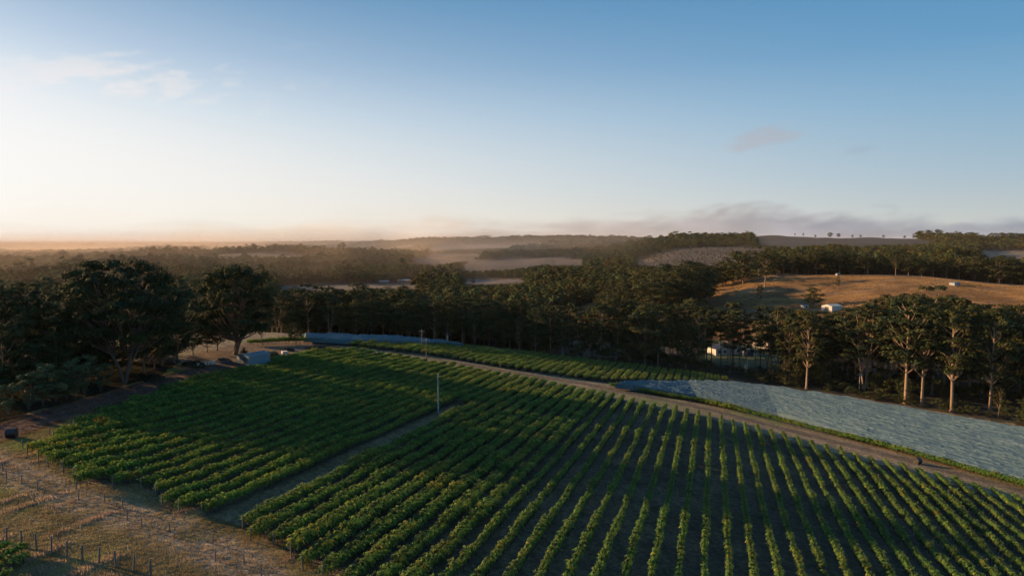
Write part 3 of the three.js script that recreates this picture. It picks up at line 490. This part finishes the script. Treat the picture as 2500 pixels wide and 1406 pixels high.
{
  const tTrack = T_TRACK, tThin = stOf(...Object.values(hit(1488, 957, 1.2)).filter((_, i) => i !== 1))[1];
  console.log('track t', tTrack.toFixed(1), 'thin t', tThin.toFixed(1));
  for (let k = -80; k < 80; k++) {
    const t = -.4 + 3 * k; if (t < -170 || t > 130) continue;
    const c = spans(Z_MAIN, t); if (c.length < 2) continue;
    if (Math.abs(t - tTrack) < 1.4) { const lo = S_TRACK[1] + 2; if (c[c.length - 1] > lo + 4) vineRow(xzOf(lo, t), xzOf(c[c.length - 1], t), 'bushy', 'short vine row that starts where the grass track ends', 'short vine rows at the track end'); continue; }
    const left = t < tTrack, thin = t > tThin;
    for (let q = 0; q + 1 < c.length; q += 2) vineRow(xzOf(Math.max(c[q], 30) + rr(-1, 1), t), xzOf(c[q + 1], t), thin ? 'slim' : 'bushy',
      thin ? 'slim upright vine row with bare dark soil between, running down to the headland track' : left ? 'bushy vine row in the dense block between the dirt road and the grass track' : 'bushy wide vine row between the grass track and the slim rows',
      thin ? 'slim vine rows' : left ? 'bushy vine rows beside the dirt road' : 'bushy vine rows beside the grass track', { posts: 2, gap: thin ? .02 : .006, wide: left ? .86 : .93 });
  }
  for (let k = -80; k < 80; k++) { const t = -.9 + 2.8 * k, c = spans(Z_BACK, t); for (let q = 0; q + 1 < c.length; q += 2) vineRow(xzOf(c[q], t), xzOf(c[q + 1], t), 'bushy', 'vine row in the far block beyond the headland track', 'vine rows beyond the headland track', { posts: 1, gap: .01 }); }
  // unnetted row along the near side of the white nets
  const E = world([[1498, 944], [1560, 953], [1720, 982], [1900, 1026], [2160, 1090], [2490, 1182], [2800, 1270]], .6);
  for (let k = 1; k < E.length; k++) E[k].push(0);
  for (let k = 0; k + 1 < E.length; k++) vineRow([E[k][0], E[k][1]], [E[k + 1][0], E[k + 1][1]], 'bushy', 'dark hedge-like vine row along the near edge of the white netting', 'unnetted vine row along the netting', { posts: k ? 0 : 1, wide: .9 });
  // strip of vines on the crest left of the netting there
  const C = world([[612, 838], [700, 834], [745, 833], [845, 838]], .6); for (let k = 0; k + 1 < C.length; k++) vineRow([...C[k]], [...C[k + 1]], 'bushy', 'golden-green vine row on the crest below the netting strip', 'vine row on the crest', { posts: 0 });
  // the small block with a line of bare posts
  [[15, 1327], [51, 1335], [87, 1342], [124, 1350], [162, 1361], [200, 1370], [240, 1376], [282, 1385], [325, 1395], [367, 1406]].forEach(([x, y], i) => {
    const p = hit(x, y), s0 = i < 4 ? rr(1.5, 2.5) : i < 6 ? rr(6, 8) : rr(8, 11), back = 45;
    const q = (d) => [p.x - ra[0] * d, p.z + ra[1] * d];
    const root = vineRow(q(s0), q(back), 'slim', 'low vine row behind the line of grey posts', 'low vine rows behind the grey posts', { posts: 0, gap: .12, tall: .72, wide: 1.1 });
    if (root) { const m = mesh('end_post', postGeo, postMat, root); m.position.set(p.x - root.position.x, p.y - root.position.y, p.z - root.position.z); m.rotation.set(rr(-.06, .06), 0, rr(-.06, .06)); m.scale.set(1.25, 1.05, 1.25); }
  });
}
console.log('vine segments', nSeg, 'rows', nRows);

// ---------------------------------------------------------------- bird nets
function net(near, far, NU, NV, rows, label, lift) {
  const A = world(near, lift), B = world(far, lift), along = (L, f) => { const d = [0]; for (let k = 1; k < L.length; k++) d.push(d[k - 1] + Math.hypot(L[k][0] - L[k - 1][0], L[k][1] - L[k - 1][1])); const t = f * d[d.length - 1]; for (let k = 1; k < L.length; k++) if (t <= d[k] + 1e-6) { const q = (t - d[k - 1]) / (d[k] - d[k - 1]); return [mix(L[k - 1][0], L[k][0], q), mix(L[k - 1][1], L[k][1], q), d[d.length - 1]]; } return [...L[L.length - 1], t]; };
  const pos = [], col = [], idx = [];
  for (let j = 0; j <= NV; j++) for (let i = 0; i <= NU; i++) {
    const u = i / NU, v = j / NV, a = along(A, u), b = along(B, u), x = mix(a[0], b[0], v), z = mix(a[1], b[1], v), U = u * a[2], V = v * Math.hypot(a[0] - b[0], a[1] - b[1]);
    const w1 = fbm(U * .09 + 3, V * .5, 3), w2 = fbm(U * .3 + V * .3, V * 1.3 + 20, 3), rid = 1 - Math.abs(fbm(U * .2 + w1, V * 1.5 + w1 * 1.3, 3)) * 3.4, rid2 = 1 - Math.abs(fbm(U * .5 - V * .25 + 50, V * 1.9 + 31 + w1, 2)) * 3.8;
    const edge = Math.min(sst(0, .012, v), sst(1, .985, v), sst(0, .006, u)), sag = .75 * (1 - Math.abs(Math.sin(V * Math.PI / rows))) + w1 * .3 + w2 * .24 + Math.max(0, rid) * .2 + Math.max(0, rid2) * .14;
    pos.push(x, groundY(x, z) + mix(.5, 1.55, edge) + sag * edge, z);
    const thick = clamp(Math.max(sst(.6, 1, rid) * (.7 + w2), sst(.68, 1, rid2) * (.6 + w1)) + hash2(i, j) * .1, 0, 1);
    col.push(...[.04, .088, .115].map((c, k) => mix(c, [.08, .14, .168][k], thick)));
  }
  for (let j = 0; j < NV; j++) for (let i = 0; i < NU; i++) { const a = j * (NU + 1) + i, b = a + NU + 1; idx.push(a, a + 1, b, b, a + 1, b + 1); }
  const g = new THREE.BufferGeometry(); g.setAttribute('position', new THREE.Float32BufferAttribute(pos, 3)); g.setAttribute('color', new THREE.Float32BufferAttribute(col, 3)); g.setIndex(idx); g.computeVertexNormals();
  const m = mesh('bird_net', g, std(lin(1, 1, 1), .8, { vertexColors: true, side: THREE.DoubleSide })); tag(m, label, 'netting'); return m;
}
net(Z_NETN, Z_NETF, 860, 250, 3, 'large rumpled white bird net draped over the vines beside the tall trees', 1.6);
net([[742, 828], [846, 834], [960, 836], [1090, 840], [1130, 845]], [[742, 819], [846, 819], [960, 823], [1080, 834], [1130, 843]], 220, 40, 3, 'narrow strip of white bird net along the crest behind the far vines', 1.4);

// ---------------------------------------------------------------- poles, stumps, buildings
const woodGrey = std(lin(.3, .29, .27), .85), steel = std(lin(.42, .47, .5), .55, { metalness: .3 });
function pole(px, py, top, label, arm, tone) {
  const p = hit(px, py), h = heightTo(p, top), g = group('power_pole', p, rr(-.1, .1));
  const s = new THREE.CylinderGeometry(.12, .19, h + .5, 10); s.translate(0, h / 2 - .25, 0); mesh('shaft', s, tone ?? woodGrey, g);
  const c = new THREE.CylinderGeometry(.14, .14, .12, 10); c.translate(0, h, 0); mesh('cap', c, steel, g);
  if (arm) { const a = new THREE.BoxGeometry(2.2, .14, .12); a.translate(0, h - .45, .17); mesh('crossarm', a, woodGrey, g); for (const x of [-.95, 0, .95]) { const i = new THREE.CylinderGeometry(.05, .07, .26, 8); i.translate(x, h - .25, .17); mesh('insulator', i, std(lin(.5, .5, .48), .3), g); } }
  else { const b = new THREE.BoxGeometry(.12, .35, .06); b.translate(0, 1.6, .2); mesh('tag_plate', b, std(lin(.75, .78, .78), .4), g); }
  tag(g, label, 'power pole');
}
pole(1070, 1012, 914, 'tall bare pale blue-grey pole at the end of the grass track', false, std(lin(.16, .26, .28), .7));
pole(1041, 884, 828, 'brown power pole beside the headland track, taller of the close pair', true, std(lin(.13, .11, .09), .9));
pole(1030, 852, 806, 'grey power pole with a crossarm in the far vine block', true, std(lin(.16, .15, .14), .9));
pole(1375, 866, 822, 'thin pale pole in front of the dark tree belt', false);
pole(2099, 960, 912, 'short pale pole among the trees at the net edge', true);

function snag(px, py, top, r, label) {
  const p = hit(px, py), h = heightTo(p, top), g = group('dead_trunk', p, rnd() * 6), parts = [limb([[0, -.4, 0], [.1, h * .3, 0], [0, h * .62, .1]], r * 1.15, r * .75, 9, 8)];
  mesh('trunk', barkColor(parts[0], [.36, .23, .14], .8), barkMat, g);
  for (const [x, z, k] of [[-.35, .1, 1], [.3, -.1, .78]]) mesh('broken_limb', barkColor(limb([[x * r * .5, h * .5, z * r], [x * r * 1.4, h * .72 * k, z * r * 1.5], [x * r * 1.1, h * k, z * r]], r * .5, r * .12, 7, 6), [.4, .3, .2], .8), barkMat, g);
  tag(g, label, 'dead trunk');
}
snag(1822, 922, 878, .95, 'thick broken dead trunk with orange bark at the net corner');
snag(1092, 843, 812, .5, 'small reddish dead trunk at the end of the crest netting');

function gable(name, p, turn, w, d, h, rise, mats, label, category, opt = {}) {     // front faces local +z, width along x
  const g = group(name, p, turn);
  const wall = (geo) => mesh('wall', geo, mats.wall, g);
  const sh = new THREE.Shape([[-w / 2, -1], [w / 2, -1], [w / 2, h], [0, h + rise], [-w / 2, h]].map((q) => new THREE.Vector2(...q)));
  for (const z of [d / 2 - .06, -d / 2 - .06]) { const e = new THREE.ExtrudeGeometry(sh, { depth: .12, bevelEnabled: false }); e.translate(0, 0, z); wall(e); }
  for (const x of [-1, 1]) { const b = new THREE.BoxGeometry(.12, h + 1, d - .13); b.translate(x * (w / 2 - .062), h / 2 - .5, 0); wall(b); }
  const sl = Math.hypot(w / 2 + .3, rise), an = Math.atan2(rise, w / 2);
  for (const x of [-1, 1]) { const ribs = [new THREE.BoxGeometry(sl, .06, d + .6)]; for (let k = 0; k < Math.floor(d / .5); k++) { const q = new THREE.BoxGeometry(sl, .05, .08); q.translate(0, .05, -d / 2 + .2 + k * .5); ribs.push(q); } const b = mergeGeometries(ribs); b.rotateZ(-x * an); b.translate(x * (w / 4 + .06), h + rise / 2 + .04, 0); mesh('roof', b, mats.roof, g); }
  if (opt.door) { const b = new THREE.BoxGeometry(opt.door, h * .82, .06); b.translate(opt.doorX ?? 0, h * .41, d / 2 + .1); mesh('door', b, mats.door ?? mats.wall, g); }
  for (const [x, y, ww, hh, s] of opt.windows ?? []) { const f = new THREE.BoxGeometry(ww, hh, .08); f.translate(x, y, s * (d / 2 + .1)); const m = mesh('window', f, mats.trim, g); const q = new THREE.BoxGeometry(ww - .16, hh - .16, .06); q.translate(x, y, s * (d / 2 + .13)); mesh('pane', q, glass, m); }
  tag(g, label, category); return g;
}
const glass = std(lin(.03, .035, .045), .1), blueTin = std(lin(.12, .21, .26), .55), blueRoof = std(lin(.11, .2, .25), .5), darkTin = std(lin(.05, .1, .15), .6), white = std(lin(.42, .41, .38), .7), navy = std(lin(.045, .06, .09), .7), cream = std(lin(.4, .36, .3), .8);
gable('shed', hit(618, 888), -.62, 5.6, 6.2, 2.5, .55, { wall: blueTin, roof: blueRoof, door: darkTin, trim: white }, 'small light blue metal shed beside the vines with a shrub at its front', 'shed', { door: 2.9 });
{ // intermediate bulk tanks standing in line
  for (const [x, y, one] of [[483, 898, 1], [501, 893, 0], [509, 892, 0], [517, 891, 0], [522, 890, 0]]) {
    const g = group('liquid_tote', hit(x, y), rr(.3, .6)); g.scale.set(.5, .95, .5); const b = new THREE.BoxGeometry(1, .95, 1.1, 2, 2, 2); b.translate(0, .7, 0); mesh('tank', b, white, g);
    const p = new THREE.BoxGeometry(1.05, .18, 1.15); p.translate(0, .11, 0); mesh('pallet', p, woodGrey, g); const c = new THREE.CylinderGeometry(.16, .16, .08, 12); c.translate(0, 1.2, 0); mesh('lid', c, navy, g);
    for (const y of [.4, .7, 1.0]) { const e = new THREE.TorusGeometry(.74, .018, 4, 4); e.rotateX(Math.PI / 2); e.rotateY(Math.PI / 4); e.translate(0, y, 0); mesh('cage_bar', e, steel, g); }
    tag(g, one ? 'white plastic liquid tote standing apart on the dirt road edge' : 'white plastic liquid tote in the row beside the scrap heap', 'tote', one ? null : 'row of white totes');
  }
}
{ // small white tipping trailer beside the brush heap
  const g = group('farm_trailer', hit(694, 868), .5), b = new THREE.BoxGeometry(1.5, .7, 2.2); b.translate(0, .95, 0); mesh('tub', b, white, g);
  for (const s of [-1, 1]) { const w = new THREE.CylinderGeometry(.36, .36, .2, 16); w.rotateZ(Math.PI / 2); w.translate(s * .85, .36, 0); const m = mesh('wheel', w, navy, g); const r = new THREE.CylinderGeometry(.17, .17, .22, 10); r.rotateZ(Math.PI / 2); r.translate(s * .86, .36, 0); mesh('rim', r, white, m); }
  const a = limb([[0, .5, 1.1], [0, .5, 1.8], [0, .35, 2.6]], .06, .05, 6, 4); mesh('drawbar', a, steel, g);
  tag(g, 'small white farm trailer on the dirt by the top vine rows', 'trailer');
}
function heap(name, px, py, w, h, tone, label, category, sticks) {
  const p = hit(px, py), g = group(name, p, rnd() * 6), L = new Leaves();
  for (let i = 0; i < 700; i++) { const a = rnd() * 6.283, q = Math.sqrt(rnd()), x = Math.cos(a) * q * w, z = Math.sin(a) * q * w * .6, y = Math.max(0, h * (1 - q * q) * (1 + fbm(x, z, 2) * .8)) * Math.pow(rnd(), .4); L.leaf(x, y, z, x / w, 1, z / w, rr(.25, .6), tone.map((c) => c * rr(.6, 1.4)), true, .9, .4); }
  mesh('heap_body', L.geometry(), leafMat[0], g);
  for (let i = 0; i < sticks; i++) { const x = rr(-w, w) * .8, z = rr(-w, w) * .4, a = rnd() * 6.28, l = rr(1, 2.4); mesh('branch', barkColor(limb([[x, h * .2, z], [x + Math.cos(a) * l * .5, h * .6, z + Math.sin(a) * l * .5], [x + Math.cos(a) * l, h * rr(.6, 1.2), z + Math.sin(a) * l]], .06, .02, 5, 3), [.2, .16, .13], .5), barkMat, g); }
  tag(g, label, category);
}
heap('brush_heap', 545, 884, 3.4, 1.1, [.09, .08, .07], 'grey heap of scrap and branches between the totes and the blue shed', 'heap', 8);
heap('brush_heap', 663, 868, 3.2, 1.3, [.06, .065, .03], 'grassy mound of cuttings behind the blue shed', 'heap', 3);
heap('brush_heap', 770, 852, 5, 1.3, [.055, .04, .03], 'dark brown brush heap beside the lone small tree', 'heap', 5);
heap('brush_heap', 700, 855, 2.6, .8, [.05, .04, .03], 'low dark brush pile on the dry slope above the trailer', 'heap', 4);
heap('shrub', 470, 893, 4, 1.4, [.03, .035, .018], 'dark low shrubs along the road verge by the standing tote', 'shrub', 0);
heap('shrub', 360, 925, 5, 1.3, [.03, .034, .018], 'dark undergrowth at the road verge below the ragged-bark tree', 'shrub', 0);
{ // dark round hay bales
  for (const [x, y, l] of [[27, 1068, 'black wrapped round bale lying on the dirt road'], [2242, 1132, 'dark wrapped round bale on the headland track beside the unnetted row']]) { const g = new THREE.CylinderGeometry(.75, .75, 1.3, 24, 4); g.rotateZ(Math.PI / 2); const P = g.attributes.position; for (let i = 0; i < P.count; i++) { const k = 1 + fbm(P.getX(i) * 2, P.getY(i) * 2 + P.getZ(i), 2) * .12; P.setXYZ(i, P.getX(i) * k, P.getY(i) * k, P.getZ(i) * k); } g.computeVertexNormals(); g.translate(0, .68, 0); const m = mesh('hay_bale', g, std(lin(.012, .012, .014), .5)); m.position.copy(hit(x, y)); m.rotation.y = .35; tag(m, l, 'bale'); }
}
// homestead in the valley behind the belt
gable('house', hit(1775, 862), .25, 17, 8, 2.8, 1.7, { wall: white, roof: navy, trim: white, door: navy }, 'long white farmhouse with dark navy roof on the green lawn', 'house', { door: 1, doorX: 1, windows: [[-6.5, 1.5, 1.6, 1.3, 1], [-3.5, 1.5, 1.6, 1.3, 1], [4, 1.5, 1.8, 1.3, 1], [7, 1.5, 1.4, 1.3, 1]] });
gable('garage', hit(1830, 868), -.2, 6.5, 6, 2.6, 1, { wall: white, roof: blueRoof, trim: white, door: navy }, 'small white garage with pale blue roof below the farmhouse', 'garage', { door: 3 });
gable('barn', hit(1868, 846), -.9, 9, 8, 3.6, 1.6, { wall: cream, roof: blueRoof, trim: white, door: navy }, 'sunlit cream barn with pale roof behind the farmhouse', 'barn', { door: 3 });
gable('farm_shed', hit(2032, 757), -1.15, 8, 9, 2.8, 1.1, { wall: white, roof: blueRoof, trim: white, door: navy }, 'white gabled farm shed on the golden paddock beside the wide dark tree', 'shed', { door: 3 });
gable('farm_hut', hit(1965, 752), .3, 4, 3.5, 2, .7, { wall: cream, roof: darkTin, trim: white, door: navy }, 'tiny pale hut under the wide dark tree', 'hut', { door: 1 });
gable('stock_shelter', hit(2332, 697), .35, 5.4, 4, 2, .5, { wall: std(lin(.26, .28, .3), .7), roof: blueTin, trim: white, door: blueTin }, 'small white and blue shelter standing alone high on the golden paddock', 'shelter', { door: 2.4, doorX: 1.1 });
gable('pump_hut', hit(2047, 673), .1, 3, 2.4, 1.6, .4, { wall: std(lin(.26, .28, .3), .7), roof: blueTin, trim: white, door: navy }, 'tiny white hut under the tree row at the paddock top', 'hut', { door: 1 });
gable('hay_barn', hit(988, 690), 1.3, 10, 20, 3.6, 1.4, { wall: std(lin(.22, .13, .09), .8), roof: white, trim: white, door: navy }, 'long pale-roofed hay barn at the far side of the valley field', 'barn', { door: 5 });
gable('farm_cottage', hit(938, 691), 1.4, 7, 14, 2.6, 1.2, { wall: std(lin(.22, .13, .09), .8), roof: white, trim: white, door: navy }, 'low white cottage by trees across the valley field', 'cottage', { door: 2 });
gable('hill_cottage', hit(1692, 602), -.4, 14, 8, 3, 1.8, { wall: white, roof: white, trim: white, door: navy }, 'small white cottage under trees on the hill clearing', 'cottage', { door: 2 });
gable('valley_cottage', hit(1446, 655), -.4, 12, 8, 3, 1.8, { wall: white, roof: cream, trim: white, door: navy }, 'little pale cottage among the mid-valley woods', 'cottage', { door: 2 });

// ---------------------------------------------------------------- grass
function tuft(n, h, w, spread) { const L = new Leaves(); for (let i = 0; i < n; i++) { const x = rr(-spread, spread), z = rr(-spread, spread), a = rnd() * 6.28, q = h * rr(.6, 1.2), lx = rr(-.35, .35) * h, lz = rr(-.35, .35) * h, v = rr(.75, 1.25), nx = -Math.sin(a), nz = Math.cos(a); for (const p of [[x - Math.cos(a) * w, -.03, z - Math.sin(a) * w], [x + Math.cos(a) * w, -.03, z + Math.sin(a) * w], [x + lx, q, z + lz]]) { L.p.push(...p); L.n.push(nx * .8, .6, nz * .8); L.c.push(v, v, v); } } return L.geometry(); }
{
  const tg = tuft(22, .22, .04, .5), tp = tuft(22, .5, .09, 1.4), mat = new THREE.MeshPhysicalMaterial({ roughness: 1, specularIntensity: .2, transmission: .45, thickness: 0, vertexColors: true, side: THREE.DoubleSide });
  const o = new THREE.Object3D(), near = [], pad = [], col = [0, 0, 0];
  const put = (list, x, z, s, c) => { o.position.set(x, groundY(x, z), z); o.rotation.set(0, rnd() * 6.28, 0); o.scale.set(s, s * rr(.7, 1.3), s); o.updateMatrix(); list.push([o.matrix.clone(), c]); };
  for (let i = 0; i < 200000; i++) {
    const px = rr(-150, 1000), py = rr(900, 1500), d = rayOf(px, py), t = rr(52, 200), x = d[0] * t, z = d[2] * t, r = Math.hypot(x, z); if (r > 190) continue;
    if (inPoly(Z_MAIN, x, z)) continue; const rd = distLine(ROAD, x, z); if (rd < 2.6 && rnd() < .9) continue; if (rnd() < .8 * sst(5, 2, distLine(SANDY, x, z))) continue;
    groundColor(x, z, col); const [s, tt] = stOf(x, z), strip = Math.abs(((tt + .4) / 3 % 1 + 1) % 1 - .5) > .4 && fbm(s * .1, tt * .3, 2) > .12;
    put(near, x, z, strip ? rr(.6, 1.4) : rr(.3, .75), strip ? lin(col[0] * 1.15 + .015, col[1] * 1.1 + .01, col[2] * 1.2 + .015) : lin(col[0] * 1.15, col[1] * 1.2, col[2]));
  }
  const weeds = []; for (let i = 0; i < 60000; i++) { const px = rr(600, 2600), py = rr(950, 1420), d = rayOf(px, py), t = rr(70, 230), x = d[0] * t, z = d[2] * t; if (!inPoly(Z_MAIN, x, z)) continue; const [, tt] = stOf(x, z), f = Math.abs(((tt + .4) / 3 % 1 + 1) % 1 - .5); if (f > .42 || fbm(x * .15, z * .15, 3) < -.05 || Math.abs(f - .24) < .07) continue; put(weeds, x, z, rr(.25, .7), pick([lin(.1, .12, .035), lin(.15, .12, .06), lin(.08, .11, .03)])); }
  const xs = Z_PADDOCK.map((p) => p[0]), zs = Z_PADDOCK.map((p) => p[1]), x0 = Math.min(...xs), x1 = Math.max(...xs), z0 = Math.min(...zs), z1 = Math.max(...zs);
  for (let i = 0; i < 110000; i++) { const x = rr(x0, x1), z = rr(z0, z1); if (!inPoly(Z_PADDOCK, x, z)) continue; groundColor(x, z, col); if (fbm(x * .06, z * .2, 3) < -.3) continue; put(pad, x, z, rr(.7, 1.3), lin(col[0] * 1.15, col[1] * 1.15, col[2] * 1.1)); }
  for (const [list, g, label, name] of [[near, tg, 'rough dry and green grass on the headland around the vine rows', 'headland_grass'], [weeds, tg, 'low weeds and dead grass on the soil between the vine rows', 'row_weeds'], [pad, tp, 'golden dry pasture grass on the sunlit paddock', 'paddock_grass']]) { const m = new THREE.InstancedMesh(g, mat, list.length); list.forEach(([M, c], i) => { m.setMatrixAt(i, M); m.setColorAt(i, c); }); m.name = name; shade(m); scene.add(m); tag(m, label, 'grass', null, 'stuff'); }
  console.log('grass', near.length, pad.length);
}
// ---------------------------------------------------------------- dawn mist added as haze curtains on arcs round the camera, veiling the ridges
{
  const mist = new THREE.MeshPhysicalMaterial({ color: lin(.86, .73, .6), roughness: 1, specularIntensity: 0, transmission: .5, thickness: 0, vertexColors: true, transparent: true, side: THREE.DoubleSide, depthWrite: false });
  const bank = (r0, d, top, op, k) => {
    const NA = 160, NJ = 24, pos = [], col = [], idx = [], a0 = -58, a1 = 58;
    for (let i = 0; i <= NA; i++) for (let j = 0; j <= NJ; j++) {
      const az = mix(a0, a1, i / NA), ph = Math.PI * j / NJ, wob = 1 + fbm(az * .05 + k * 3, k, 3) * .16, s = Math.sin(ph), r = r0 * wob + d * Math.cos(ph), t = CAM_Y + top * (1 + fbm(az * .12 + k * 5, 2, 3) * .8);
      pos.push(Math.sin(az * RAD) * r, mix(CAM_Y - 75, t, s), -Math.cos(az * RAD) * r);
      col.push(1, 1, 1, op * mix(1, .07, sst(-2, 22, az)) * (1 - s * s) * (1 + fbm(az * .3 + k * 9, s * 3 + k, 3) * .5));
    }
    for (let i = 0; i < NA; i++) for (let j = 0; j < NJ; j++) { const a = i * (NJ + 1) + j, b = a + NJ + 1; idx.push(a, a + 1, b, b, a + 1, b + 1); }
    const g = new THREE.BufferGeometry(); g.setAttribute('position', new THREE.Float32BufferAttribute(pos, 3)); g.setAttribute('color', new THREE.Float32BufferAttribute(col, 4)); g.setIndex(idx); g.computeVertexNormals();
    const m = new THREE.Mesh(g, mist); m.name = numbered('mist_cloud'); scene.add(m); tag(m, 'thin mist curtain added to veil the far ridges with haze', 'mist', 'added curtains of mist and haze', 'stuff');
  };
  bank(950, 70, 60, .02, 1); bank(1300, 90, 70, .04, 2); bank(1480, 60, 60, .04, 3); bank(2400, 140, 60, .16, 4); bank(3500, 180, 60, .2, 5); bank(4400, 250, 50, .15, 6); bank(5400, 350, 28, .22, 7); bank(7600, 500, 20, .3, 8);
}
renderer.render(scene, camera);
